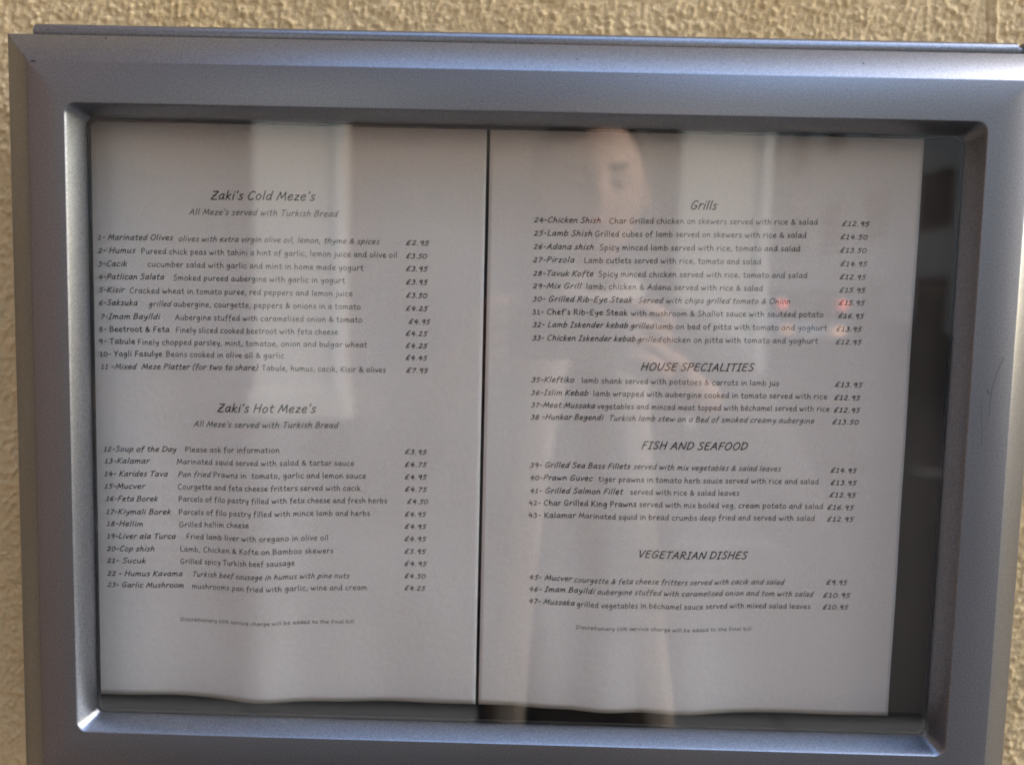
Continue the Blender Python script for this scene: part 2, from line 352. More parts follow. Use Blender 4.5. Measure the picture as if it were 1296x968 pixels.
TEXT = [
(0, 'heading', "Zaki's Cold Meze's", 'i', 3.9, -156.3, 112.6, -103.3, 113.1),
(0, 'subheading', "All Meze's served with Turkish Bread", 'i', 2.8, -167.2, 104.9, -91.9, 105.3),
(0, 'heading', "Zaki's Hot Meze's", 'i', 3.9, -153.2, 5.7, -102.4, 6.5),
(0, 'subheading', "All Meze's served with Turkish Bread", 'i', 2.8, -165.8, -2.4, -91.0, -1.1),
(0, 'dish_name', '1- Marinated Olives', 'bi', 2.55, -213.4, 91.4, -175.4, 92.0),
(0, 'description', 'olives with extra virgin olive oil, lemon, thyme & spices', 'i', 2.55, -172.7, 91.6, -71.0, 92.3),
(0, 'price', '£2.95', 'bi', 2.5, -57.8, 92.2, -46.1, 92.2),
(0, 'dish_name', '2- Humus', 'bi', 2.55, -213.5, 84.8, -194.4, 85.2),
(0, 'description', 'Pureed chick peas with tahini a hint of garlic, lemon juice and olive oil', '', 2.55, -191.5, 84.9, -62.0, 85.8),
(0, 'price', '£3.50', 'bi', 2.5, -57.7, 85.7, -46.9, 85.7),
(0, 'dish_name', '3-Cacik', 'bi', 2.55, -213.6, 78.1, -198.7, 78.5),
(0, 'description', 'cucumber salad with garlic and mint in home made yogurt', '', 2.55, -188.3, 78.5, -79.0, 79.0),
(0, 'price', '£3.95', 'bi', 2.5, -57.7, 79.3, -46.7, 79.3),
(0, 'dish_name', '4-Patlican Salata', 'bi', 2.55, -213.4, 71.6, -180.1, 72.3),
(0, 'description', 'Smoked pureed aubergine with garlic in yogurt', '', 2.55, -175.4, 72.0, -88.2, 72.5),
(0, 'price', '£3.95', 'bi', 2.5, -57.6, 72.6, -46.6, 72.7),
(0, 'dish_name', '5-Kisir', 'bi', 2.55, -213.3, 65.1, -200.1, 65.3),
(0, 'description', 'Cracked wheat in tomato puree, red peppers and lemon juice', '', 2.55, -197.5, 65.0, -84.3, 66.0),
(0, 'price', '£3.50', 'bi', 2.5, -57.5, 66.0, -46.5, 66.0),
(0, 'dish_name', '6-Saksuka', 'bi', 2.55, -213.3, 58.6, -193.6, 58.9),
(0, 'description', 'grilled', 'i', 2.55, -188.1, 58.5, -176.7, 58.7),
(0, 'description', 'aubergine, courgette, peppers & onions in a tomato', '', 2.55, -175.3, 58.7, -80.2, 59.5),
(0, 'price', '£4.25', 'bi', 2.5, -57.5, 59.5, -46.4, 59.5),
(0, 'dish_name', '7-Imam Bayıldi', 'bi', 2.55, -212.6, 51.7, -182.4, 52.1),
(0, 'description', 'Aubergine stuffed with caramelised onion & tomato', '', 2.55, -174.7, 52.0, -79.4, 53.0),
(0, 'price', '£4.95', 'bi', 2.5, -56.0, 52.9, -45.1, 52.9),
(0, 'dish_name', '8- Beetroot & Feta', 'b', 2.55, -213.1, 45.2, -177.7, 45.8),
(0, 'description', 'Finely sliced cooked beetroot with feta cheese', '', 2.55, -174.4, 45.6, -91.6, 46.5),
(0, 'price', '£4.25', 'bi', 2.5, -57.5, 46.8, -46.4, 46.8),
(0, 'dish_name', '9- Tabule', 'b', 2.55, -213.2, 39.1, -195.1, 39.3),
(0, 'description', 'Finely chopped parsley, mint, tomatoe, onion and bulgar wheat', '', 2.55, -193.7, 39.1, -76.8, 40.4),
(0, 'price', '£4.25', 'bi', 2.5, -57.5, 40.6, -46.3, 40.6),
(0, 'dish_name', '10- Yagli Fasulye', 'b', 2.55, -212.9, 32.7, -181.6, 33.3),
(0, 'description', 'Beans cooked in olive oil & garlic', '', 2.55, -179.4, 33.2, -118.7, 33.9),
(0, 'price', '£4.45', 'bi', 2.5, -57.4, 34.5, -46.3, 34.5),
(0, 'dish_name', '11 -Mixed  Meze Platter (for two to share)', 'bi', 2.55, -212.7, 26.2, -131.6, 27.6),
(0, 'description', 'Tabule, humus, cacik, Kisir & olives', '', 2.55, -129.7, 27.5, -67.2, 27.8),
(0, 'price', '£7.95', 'bi', 2.5, -56.9, 28.1, -45.8, 28.1),
(0, 'dish_name', '12-Soup of the Day', 'bi', 2.55, -212.1, -16.2, -175.1, -15.8),
(0, 'description', 'Please ask for information', '', 2.55, -170.4, -15.8, -120.8, -14.3),
(0, 'price', '£3.95', 'bi', 2.5, -57.1, -13.7, -45.8, -13.7),
(0, 'dish_name', '13-Kalamar', 'bi', 2.55, -211.7, -22.3, -188.7, -22.1),
(0, 'description', 'Marinated squid served with salad & tartar sauce', '', 2.55, -174.8, -22.2, -82.8, -20.4),
(0, 'price', '£4.75', 'bi', 2.5, -57.1, -20.3, -45.7, -20.2),
(0, 'dish_name', '14- Karides Tava', 'bi', 2.55, -211.8, -29.0, -179.5, -28.7),
(0, 'description', 'Pan fried', 'i', 2.55, -174.4, -28.9, -156.9, -28.3),
(0, 'description', 'Prawns in  tomato, garlic and lemon sauce', '', 2.55, -155.4, -28.3, -76.7, -26.9),
(0, 'price', '£4.95', 'bi', 2.5, -57.0, -26.8, -45.6, -26.7),
(0, 'dish_name', '15-Mucver', 'bi', 2.55, -211.9, -35.5, -191.0, -35.3),
(0, 'description', 'Courgette and feta cheese fritters served with cacik', '', 2.55, -174.4, -35.3, -79.5, -33.4),
(0, 'price', '£4.75', 'bi', 2.5, -56.9, -33.2, -45.5, -33.2),
(0, 'dish_name', '16-Feta Borek', 'bi', 2.55, -211.2, -42.0, -184.6, -41.8),
(0, 'description', 'Parcels of filo pastry filled with feta cheese and fresh herbs', '', 2.55, -174.0, -41.7, -65.8, -39.6),
(0, 'price', '£4.50', 'bi', 2.5, -55.6, -39.6, -44.6, -39.6),
(0, 'dish_name', '17-Kiymali Borek', 'bi', 2.55, -211.3, -48.8, -178.0, -48.6),
(0, 'description', 'Parcels of filo pastry filled with mince lamb and herbs', '', 2.55, -173.9, -48.6, -74.5, -46.4),
(0, 'price', '£4.95', 'bi', 2.5, -56.8, -46.3, -45.7, -46.2),
(0, 'dish_name', '18-Hellim', 'bi', 2.55, -211.2, -55.1, -192.1, -55.1),
(0, 'description', 'Grilled hellim cheese', '', 2.55, -173.7, -55.3, -136.1, -53.5),
(0, 'price', '£4.95', 'bi', 2.5, -56.7, -52.7, -45.6, -52.7),
(0, 'dish_name', '19-Liver ala Turca', 'bi', 2.55, -211.2, -61.7, -175.7, -61.4),
(0, 'description', 'Fried lamb liver with oregano in olive oil', '', 2.55, -170.0, -61.3, -95.9, -59.7),
(0, 'price', '£4.95', 'bi', 2.5, -56.8, -59.2, -45.5, -59.2),
(0, 'dish_name', '20-Cop shish', 'bi', 2.55, -211.4, -68.5, -186.5, -68.1),
(0, 'description', 'Lamb, Chicken & Kofte on Bamboo skewers', '', 2.55, -173.4, -68.1, -93.2, -66.4),
(0, 'price', '£5.95', 'bi', 2.5, -56.7, -65.8, -45.6, -65.8),
(0, 'dish_name', '21- Sucuk', 'bi', 2.55, -211.6, -74.8, -191.0, -74.6),
(0, 'description', 'Grilled spicy Turkish beef sausage', '', 2.55, -173.4, -74.7, -112.9, -72.9),
(0, 'price', '£4.95', 'bi', 2.5, -56.6, -72.3, -44.9, -72.2),
(0, 'dish_name', '22 - Humus Kavama', 'bi', 2.55, -211.6, -81.7, -172.4, -81.3),
(0, 'description', 'Turkish beef sausage in humus with pine nuts', 'i', 2.55, -167.3, -81.2, -84.7, -79.4),
(0, 'price', '£4.50', 'bi', 2.5, -56.5, -78.8, -45.2, -78.7),
(0, 'dish_name', '23- Garlic Mushroom', 'bi', 2.55, -211.7, -87.8, -171.8, -87.5),
(0, 'description', 'mushrooms pan fried with garlic, wine and cream', '', 2.55, -167.4, -87.6, -75.8, -85.5),
(0, 'price', '£4.25', 'bi', 2.5, -56.4, -85.2, -45.5, -85.1),
(0, 'footnote', 'Discretionary 10% service charge will be added to the final bill', '', 1.75, -173.8, -105.5, -82.2, -103.4),
(1, 'heading', 'Grills', 'i', 3.9, 83.7, 112.8, 96.9, 113.0),
(1, 'dish_name', '24-Chicken Shish', 'bi', 2.55, 6.3, 104.9, 39.7, 105.2),
(1, 'description', 'Char Grilled chicken on skewers served with rice & salad', '', 2.55, 43.9, 105.0, 147.7, 106.8),
(1, 'price', '£12.95', 'bi', 2.5, 159.5, 106.5, 173.2, 106.5),
(1, 'dish_name', '25-Lamb Shish', 'bi', 2.55, 6.3, 98.4, 35.7, 98.6),
(1, 'description', 'Grilled cubes of lamb served on skewers with rice & salad', '', 2.55, 37.0, 98.4, 142.4, 100.2),
(1, 'price', '£14.50', 'bi', 2.5, 159.1, 100.0, 172.8, 100.0),
(1, 'dish_name', '26-Adana shish', 'bi', 2.55, 6.3, 91.7, 36.7, 92.0),
(1, 'description', 'Spicy minced lamb served with rice, tomato and salad', '', 2.55, 39.5, 91.8, 139.7, 93.5),
(1, 'price', '£13.50', 'bi', 2.5, 159.3, 93.3, 172.7, 93.4),
(1, 'dish_name', '27-Pirzola', 'bi', 2.55, 6.2, 85.1, 27.1, 85.4),
(1, 'description', 'Lamb cutlets served with rice, tomato and salad', '', 2.55, 32.0, 85.3, 120.6, 86.6),
(1, 'price', '£14.95', 'bi', 2.5, 159.9, 86.7, 173.2, 86.8),
(1, 'dish_name', '28-Tavuk Kofte', 'bi', 2.55, 6.4, 78.4, 36.8, 78.7),
(1, 'description', 'Spicy minced chicken served with rice, tomato and salad', '', 2.55, 39.3, 78.6, 144.0, 80.4),
(1, 'price', '£12.95', 'bi', 2.5, 159.9, 80.2, 173.0, 80.2),
(1, 'dish_name', '29-Mix Grill', 'bi', 2.55, 6.4, 72.1, 30.9, 72.4),
(1, 'description', 'lamb, chicken & Adana served with rice & salad', '', 2.55, 33.4, 72.3, 122.1, 73.4),
(1, 'price', '£15.95', 'bi', 2.5, 160.1, 73.6, 173.1, 73.7),
(1, 'dish_name', '30- Grilled Rib-Eye Steak', 'bi', 2.55, 6.5, 65.6, 56.6, 66.1),
(1, 'description', 'Served with chips grilled tomato & Onion', 'i', 2.55, 59.4, 66.0, 136.4, 67.2),
(1, 'price', '£15.95', 'bi', 2.5, 160.3, 67.3, 173.2, 67.4),
(1, 'dish_name', "31- Chef's Rib-Eye Steak", 'b', 2.55, 6.7, 59.1, 54.3, 59.6),
(1, 'description', 'with mushroom & Shallot sauce with sautéed potato', '', 2.55, 56.2, 59.5, 153.1, 61.0),
(1, 'price', '£16.95', 'bi', 2.5, 160.3, 60.8, 173.2, 60.8),
(1, 'dish_name', '32- Lamb Iskender kebab', 'bi', 2.55, 6.9, 52.7, 54.9, 53.4),
(1, 'description', 'grilled', 'i', 2.55, 56.0, 53.2, 68.0, 53.3),
(1, 'description', 'lamb on bed of pitta with tomato and yoghurt', '', 2.55, 68.8, 53.2, 155.3, 54.3),
(1, 'price', '£13.95', 'bi', 2.5, 159.6, 54.2, 172.4, 54.2),
(1, 'dish_name', '33- Chicken Iskender kebab', 'bi', 2.55, 6.9, 46.0, 58.9, 46.7),
(1, 'description', 'grilled', 'i', 2.55, 59.8, 46.5, 71.7, 46.6),
(1, 'description', 'chicken on pitta with tomato and yoghurt', '', 2.55, 72.7, 46.6, 151.0, 47.7),
(1, 'price', '£12.95', 'bi', 2.5, 159.7, 47.6, 172.7, 47.7),
(1, 'heading', 'HOUSE SPECIALITIES', 'i', 3.5, 62.0, 32.2, 119.2, 33.1),
(1, 'dish_name', '35-Kleftiko', 'bi', 2.55, 7.0, 24.8, 28.8, 25.2),
(1, 'description', 'lamb shank served with potatoes & carrots in lamb jus', '', 2.55, 32.5, 25.1, 132.4, 25.9),
(1, 'price', '£13.95', 'bi', 2.5, 160.4, 26.1, 174.4, 26.2),
(1, 'dish_name', '36-Islim Kebab', 'bi', 2.55, 6.9, 18.2, 36.1, 18.7),
(1, 'description', 'lamb wrapped with aubergine cooked in tomato served with rice', '', 2.55, 38.5, 18.7, 157.1, 19.7),
(1, 'price', '£12.95', 'bi', 2.5, 160.4, 19.5, 173.5, 19.6),
(1, 'dish_name', '37-Meat Mussaka', 'bi', 2.55, 7.1, 11.9, 39.6, 12.3),
(1, 'description', 'vegetables and minced meat topped with béchamel served with rice', '', 2.55, 40.8, 12.2, 158.6, 13.4),
(1, 'price', '£12.95', 'bi', 2.5, 160.6, 13.2, 173.8, 13.3),
(1, 'dish_name', '38 -Hunkar Begendi', 'bi', 2.55, 7.1, 5.7, 43.9, 6.5),
(1, 'description', 'Turkish lamb stew on a Bed of smoked creamy aubergine', 'i', 2.55, 46.6, 6.4, 151.4, 7.1),
(1, 'price', '£13.50', 'bi', 2.5, 160.2, 7.1, 173.7, 7.2),
(1, 'heading', 'FISH AND SEAFOOD', 'i', 3.5, 63.8, -7.7, 118.0, -7.2),
(1, 'dish_name', '39- Grilled Sea Bass Fillets', 'bi', 2.55, 7.4, -18.9, 58.4, -18.0),
(1, 'description', 'served with mix vegetables & salad leaves', 'i', 2.55, 59.9, -18.1, 135.7, -17.9),
(1, 'price', '£14.95', 'bi', 2.5, 160.9, -17.9, 174.0, -17.7),
(1, 'dish_name', '40-Prawn Guvec', 'bi', 2.55, 7.5, -25.4, 39.5, -24.8),
(1, 'description', 'tiger prawns in tomato herb sauce served with rice and salad', '', 2.55, 42.5, -24.9, 155.4, -24.2),
(1, 'price', '£13.95', 'bi', 2.5, 161.2, -24.3, 174.4, -24.1),
(1, 'dish_name', '41- Grilled Salmon Fillet', 'bi', 2.55, 7.6, -32.2, 55.0, -31.0),
(1, 'description', 'served with rice & salad leaves', '', 2.55, 58.8, -31.1, 114.7, -30.8),
(1, 'price', '£12.95', 'bi', 2.5, 161.0, -30.7, 174.4, -30.5),
(1, 'dish_name', '42- Char Grilled King Prawns', 'b', 2.55, 7.3, -38.5, 62.1, -37.3),
(1, 'description', 'served with mix boiled veg, cream potato and salad', '', 2.55, 63.7, -37.4, 158.3, -37.0),
(1, 'price', '£16.95', 'bi', 2.5, 160.2, -37.1, 173.7, -37.0),
(1, 'dish_name', '43- Kalamar', 'b', 2.55, 7.3, -44.9, 31.5, -44.4),
(1, 'description', 'Marinated squid in bread crumbs deep fried and served with salad', '', 2.55, 33.1, -44.3, 154.3, -43.2),
(1, 'price', '£12.95', 'bi', 2.5, 160.4, -43.3, 174.0, -43.1),
(1, 'heading', 'VEGETARIAN DISHES', 'i', 3.5, 63.7, -63.8, 120.2, -63.7),
(1, 'dish_name', '45- Mucver', 'bi', 2.55, 8.3, -77.3, 30.6, -77.6),
(1, 'description', 'courgette & feta cheese fritters served with cacik and salad', 'i', 2.55, 31.6, -78.0, 140.1, -76.9),
(1, 'price', '£9.95', 'bi', 2.5, 161.6, -76.3, 172.4, -76.2),
(1, 'dish_name', '46- Imam Bayıldi', 'bi', 2.55, 8.4, -83.5, 42.3, -83.5),
(1, 'description', 'aubergine stuffed with caramelised onion and tom with salad', 'i', 2.55, 43.5, -83.5, 155.4, -83.0),
(1, 'price', '£10.95', 'bi', 2.5, 160.3, -83.1, 174.4, -82.9),
(1, 'dish_name', '47- Mussaka', 'bi', 2.55, 8.4, -89.8, 32.2, -90.4),
(1, 'description', 'grilled vegetables in béchamel sauce served with mixed salad leaves', '', 2.55, 33.4, -90.7, 154.3, -89.5),
(1, 'price', '£10.95', 'bi', 2.5, 160.5, -89.4, 173.7, -89.2),
(1, 'footnote', 'Discretionary 10% service charge will be added to the final bill', '', 1.75, 33.3, -102.3, 124.4, -101.8),
]
# paper surface: extra depth (m, + = away from camera) of the paper at (x,z)
PD=.0265
def bump(t,c,s): return math.exp(-((t-c)/s)**2)
def wave(x,z):
    t=min(1,max(0,(z+.1405)/.297)); f=.18+.82*(1-t)**1.6
    g=0
    if x<-.0172:
        g=4.6*bump(x,-.131,.019)+1.0*bump(x,-.09,.02)-1.3*bump(x,-.176,.016)-.8*bump(x,-.066,.022)
    else:
        g=4.2*bump(x,.049,.017)+4.0*bump(x,.087,.022)+1.6*bump(x,.018,.014)-.4*bump(x,.15,.02)
    w=-g*f*1.3 + .5*math.sin(x*43+z*9+1)*t + .35*math.sin(x*95+z*31) *.6 + .25*math.sin(z*70+x*22)
    return w*.001
def wave_pt(x, z): return PD+wave(x, z)
def ink(name, parent, text, style, cap, x0, z0, x1, z1):
    L = math.hypot(x1-x0, z1-z0); ux, uz = (x1-x0)/L, (z1-z0)/L
    sy = cap*1.06/7.4; sx = L/(adv(text)+(1.2 if 'i' in style else .3)); w = (1.0 if ('b' in style or name == 'heading') else .78)*sy*.5; sh = .30 if 'i' in style else .0
    vs_ = []; fs = []; px = -.4; lay = 0
    for c in text:
        if c == ' ': px += 3.2; continue
        a, strokes = GL[c]; jy = random.uniform(-.12, .12)
        for st in strokes:
            lay += 1; off = .00018+.000004*(lay % 5)
            pts = [((px+p[0])*sx+sh*(p[1]+jy)*sy, (p[1]+jy)*sy) for p in st]; n = len(pts)
            b0 = len(vs_)
            for i, p in enumerate(pts):
                a_ = pts[max(i-1, 0)]; b_ = pts[min(i+1, n-1)]; dx, dz = b_[0]-a_[0], b_[1]-a_[1]; dl = math.hypot(dx, dz) or 1
                dx, dz = dx/dl, dz/dl
                ext = -w*.8 if i == 0 else (w*.8 if i == n-1 else 0)
                for s in (1, -1):
                    lx, lz = p[0]+dx*ext-dz*w*s, p[1]+dz*ext+dx*w*s
                    X_ = (x0+ux*lx-uz*lz)*.001; Z_ = (z0+uz*lx+ux*lz)*.001
                    vs_.append((X_, wave_pt(X_, Z_)-off, Z_))
                if i: fs.append((b0+2*i-2, b0+2*i, b0+2*i+1, b0+2*i-1))
        px += a+TRK
    return pyd(name, vs_, fs, M['ink'], parent)

ZB_S = -.1457
def sheet(x0, x1, label):
    z0, z1 = ZB_S, ZB_S+.3025; nx_, nz_ = int((x1-x0)/.0022), int((z1-z0)/.003)
    vs_ = [(x0+(x1-x0)*i/nx_, wave_pt(x0+(x1-x0)*i/nx_, z0+(z1-z0)*j/nz_), z0+(z1-z0)*j/nz_) for j in range(nz_+1) for i in range(nx_+1)]
    k = nx_+1
    fs = [(j*k+i, j*k+i+1, (j+1)*k+i+1, (j+1)*k+i) for j in range(nz_) for i in range(nx_)]
    o = pyd('menu_sheet', vs_, fs, M['paper'], None, True)
    md = o.modifiers.new('thickness', 'SOLIDIFY'); md.thickness = .0001; md.offset = -1
    return tag(o, label, 'menu sheet', 'printed menu sheets behind the glass')
SH = [sheet(-.2280, -.0182, "left white menu sheet headed Cold Meze's and Hot Meze's inside the case"),
      sheet(-.0166, .1977, 'right white menu sheet listing Grills, House Specialities, Fish and Vegetarian Dishes')]
for s_, kd, tx, st, cap, xa, za, xb, zb in TEXT:
    ink(kd, SH[s_], tx, st, cap, xa, za, xb, zb)
# ------------------------------------------------------------ the street behind the camera (it shows in the glass and the paint)
M['paving'] = mat('grey_paving', (.032, .031, .03), .95, 0, .2, bump=(60, .4, .003), var=(3, .6, (.026, .025, .025)))
M['asphalt'] = mat('asphalt', (.026, .026, .027), .95, 0, .2, bump=(120, .5, .004), var=(1.5, .5, (.034, .033, .032)))
M['kerbstone'] = mat('granite_kerb', (.17, .165, .16), .8, var=(30, .6, (.12, .12, .12)))
M['roadpaint'] = mat('white_road_paint', (.16, .16, .155), .7, var=(25, .6, (.09, .09, .09)))
M['brick'] = mat('brown_facade_brick', (.13, .095, .075), .9, bump=(40, .4, .004), var=(6, .6, (.095, .07, .06)))
M['stonepil'] = mat('cream_pilaster_paint', (.56, .52, .45), .6, var=(4, .4, (.50, .46, .40)))
M['whiteframe'] = mat('white_window_paint', (.62, .60, .56), .5)
M['greybrick'] = mat('pale_painted_brick', (.52, .43, .36), .9, bump=(40, .4, .004), var=(6, .6, (.46, .38, .32)))
M['darkframe'] = mat('dark_brown_frame', (.06, .045, .04), .5)
M['shopglass'] = mat('dark_shop_glass', (.03, .035, .04), .08, 0, .5)
M['pier'] = mat('dark_brown_render', (.085, .055, .04), .85, bump=(200, .6, .002), var=(10, .5, (.06, .04, .03)))
M['soffit'] = mat('grey_fascia_paint', (.20, .20, .22), .6)

def sheet_obj(name, x0, x1, y0, y1, z, m, n=8):
    vs_ = [(x0+(x1-x0)*i/n, y0+(y1-y0)*j/n, z) for j in range(n+1) for i in range(n+1)]
    return pyd(name, vs_, [(j*(n+1)+i, j*(n+1)+i+1, (j+1)*(n+1)+i+1, (j+1)*(n+1)+i) for j in range(n) for i in range(n)], m)
tag(sheet_obj('ground', -250, 250, -250, 120, GZ-.125, M['asphalt']), kind='structure')
tag(box('pavement', -40, 60, -2.6, 3, GZ-.12, GZ, M['paving']), kind='structure')
tag(box('far_pavement', -40, 3.9, -12, -8.8, GZ-.12, GZ, M['paving']), kind='structure')
tag(boxes('kerb', [(x*1.0, x*1.0+.99, -2.75, -2.603, GZ-.122, GZ+.004) for x in range(-12, 24)], M['kerbstone'], None, .008), kind='structure')
tag(boxes('road_marking', [(x, x+2, -5.75, -5.63, GZ-.121, GZ-.117) for x in range(-24, 40, 4)]+[(4.2, 11.2, -8.9, -8.6, GZ-.121, GZ-.117)], M['roadpaint']), kind='structure')

tag(pyd('side_street', [(3.2, -11, GZ-.116), (12.45, -11, GZ-.116), (12.45, -56, GZ+3.57), (3.2, -56, GZ+3.57), (3.2, -11, GZ-.6), (12.45, -11, GZ-.6), (12.45, -56, GZ-.6), (3.2, -56, GZ-.6)],
        [(3, 2, 1, 0), (4, 5, 6, 7), (0, 1, 5, 4), (1, 2, 6, 5), (2, 3, 7, 6), (3, 0, 4, 7)], M['asphalt']), kind='structure')
# brown shop building opposite, pale pilasters
bl = tag(empty('shop_building', (0, -11, GZ)), 'brown brick shop building with cream pilasters across the street', 'building')
def lbox(name, x0, x1, y0, y1, z0, z1, m, parent, bev=0): return box(name, x0, x1, y0, y1, z0, z1, m, parent, bev)
lbox('brick_wall', -19.5, 3.05, -8, -.32, 0, 18.5, M['brick'], bl)
for x0, x1 in ((-19.4, -18.2), (-14.4, -13.2), (-9.0, -7.8), (-3.55, -2.35), (2.0, 3.17)):
    p = boxes('pilaster', [(x0, x1, -.318, 0, .0, 7.2), (x0-.08, x1+.08, -.318, .06, 0.0, .35), (x0-.08, x1+.08, -.318, .08, 6.9, 7.25)], M['stonepil'], bl, .015)
    box('pilaster_strip', x1-.13, x1+.005, .003, .05, .36, 6.88, M['whiteframe'], p)
for x0, x1 in ((-18.2, -14.4), (-13.2, -9.0), (-7.8, -3.55), (-2.35, 2.0)):
    for z0, z1 in ((.5, 3.3), (4.3, 6.5), (8.6, 10.6), (12, 14), (15.5, 17.5)):
        f = boxes('window', [(x0+.25, x1-.25, -.318, -.22, z0, z0+.1), (x0+.25, x1-.25, -.318, -.22, z1-.1, z1), (x0+.25, x0+.35, -.318, -.22, z0+.1, z1-.1), (x1-.35, x1-.25, -.318, -.22, z0+.1, z1-.1),
                             ((x0+x1)/2-.05, (x0+x1)/2+.05, -.318, -.22, z0+.1, z1-.1)], M['darkframe'], bl)
        box('pane', x0+.35, x1-.35, -.30, -.28, z0+.1, z1-.1, M['shopglass'], f)
lbox('fascia', -19.5, 3.17, -.318, .1, 7.26, 7.9, M['soffit'], bl)
lbox('roof', -19.7, 3.3, -8.2, .2, 18.5, 18.8, M['soffit'], bl)

b2 = tag(empty('corner_building', (12.5, -11, GZ)), 'pale painted brick building on the far side of the side street', 'building')
lbox('brick_wall', 0, 14, -40, 0, -1, 20, M['greybrick'], b2); lbox('roof', -.2, 14.2, -40.2, .2, 20, 20.3, M['soffit'], b2)
for k in range(8):
    for z0 in (1., 4.2, 8., 12., 16.):
        f = boxes('window', [(-.06, -.003, -3-k*4.5, -1-k*4.5, z0, z0+1.8)], M['darkframe'], b2); box('pane', -.075, -.061, -2.9-k*4.5, -1.1-k*4.5, z0+.1, z0+1.7, M['shopglass'], f)
b3 = tag(empty('end_terrace', (6, -56, GZ+3.5)), 'very tall terrace closing the end of the side street', 'building')
lbox('brick_wall', -12, 12, -8, 0, 0, 26, M['brick'], b3)  # height raised to block the sky above the side street
v_ = [(-12.3, .3, 26.002), (12.3, .3, 26.002), (12.3, -8.3, 26.002), (-12.3, -8.3, 26.002), (-12.3, -4, 30), (12.3, -4, 30)]
pyd('roof', v_, [(0, 1, 5, 4), (2, 3, 4, 5), (1, 2, 5), (3, 0, 4), (3, 2, 1, 0)], M['soffit'], b3)
for k in range(6):
    for z0 in (1., 4.6, 8.2, 12., 16., 20.):
        f = boxes('window', [(-11+k*4, -9.6+k*4, .003, .06, z0, z0+1.5)], M['whiteframe'], b3); box('pane', -10.9+k*4, -9.7+k*4, .061, .075, z0+.1, z0+1.4, M['shopglass'], f)

# return wall to the left of the case and the shop fascia over it
pr = box('return_wall', -1.2, -.80, -1.0, .04, GZ, 2.9, M['pier'])
tag(pr, 'dark brown return wall left of the menu case', 'wall')

box('wall_core', -1.0, .555, .06, 3.2, GZ, 4.6, M['stucco'], wall)
# cars
def car(loc, rz, col, label):
    c = tag(empty('car', loc, rz), label, 'car')
    cm = mat('car_paint', col, .25, .3, .5, coat=.6)
    prof = [(-2.1, .35), (-2.12, .75), (-1.95, .98), (-1.1, 1.02), (-.2, 1.0), (1.1, .98), (2.0, .88), (2.12, .6), (2.08, .32)]
    cab = [(-1.35, .985), (-.6, 1.5), (.3, 1.6), (1.7, 1.58), (2.04, .9)]
    def ext(name, pr_, w0, w1, m_, par):          # cross sections narrowing upwards
        vs_ = []; n = len(pr_); zs_ = [p[1] for p in pr_]; zl, zh = min(zs_), max(zs_)
        for s in (-1, 1):
            for x, z in pr_: vs_.append((s*(w0+(w1-w0)*(z-zl)/(zh-zl)), x, z))
        fs = [tuple(range(n))[::-1], tuple(range(n, 2*n))]+[(i, (i+1) % n, n+(i+1) % n, n+i) for i in range(n)]
        bm = bmesh.new(); V = [bm.verts.new(v) for v in vs_]
        for f in fs: bm.faces.new([V[i] for i in f])
        bmesh.ops.recalc_face_normals(bm, faces=bm.faces)
        bmesh.ops.bevel(bm, geom=list(bm.edges), offset=.05, segments=2, affect='EDGES')
        me_ = bpy.data.meshes.new(name); bm.to_mesh(me_); bm.free(); return link(name, me_, m_, par, True)
    ext('body', prof, .86, .80, cm, c); ext('cabin', cab, .74, .56, M['shopglass'], c)
    box('cabin_roof', -.58, .58, -.55, 1.66, 1.57, 1.63, cm, c, .02)
    for sx in (-1, 1):
        for y in (-1.3, 1.3):
            bm = bmesh.new(); bmesh.ops.create_cone(bm, cap_ends=True, segments=24, radius1=.31, radius2=.31, depth=.2)
            bmesh.ops.rotate(bm, verts=bm.verts, matrix=Matrix.Rotation(math.pi/2, 3, 'Y')); bmesh.ops.translate(bm, verts=bm.verts, vec=(sx*.79, y, .31))
            me_ = bpy.data.meshes.new('wheel'); bm.to_mesh(me_); bm.free(); w = link('wheel', me_, M['rubber'], c)
            bm = bmesh.new(); bmesh.ops.create_cone(bm, cap_ends=True, segments=16, radius1=.19, radius2=.17, depth=.04)
            bmesh.ops.rotate(bm, verts=bm.verts, matrix=Matrix.Rotation(math.pi/2*sx, 3, 'Y')); bmesh.ops.translate(bm, verts=bm.verts, vec=(sx*.905, y, .31))
            me_ = bpy.data.meshes.new('rim'); bm.to_mesh(me_); bm.free(); link('rim', me_, M['kerbstone'], w)
        box('tail_light', sx*.67-.05, sx*.67+.05, 1.86, 1.99, 1.14, 1.25, M['tail'], c, .01)
        box('indicator_light', sx*.61-.035, sx*.61+.035, 2.08, 2.16, .62, .69, M['head'], c, .01)
        box('headlight', sx*.66-.1, sx*.66+.1, -2.16, -2.07, .62, .76, M['whiteframe'], c, .01)
M['tail'] = emat('lit_red_tail_light', (1, .20, .16), 2.4); M['head'] = emat('lit_orange_indicator', (1, .55, .3), 3)
SL = math.atan(.082)
car((6.45, -19-2.1, GZ-.116+.082*10.1), 0, (.7, .7, .7), 'white estate car with lit red and orange rear lights on the sloping side street')
for o_ in [o for o in COL.objects if o.name.startswith('car')]: o_.rotation_euler.x = -SL

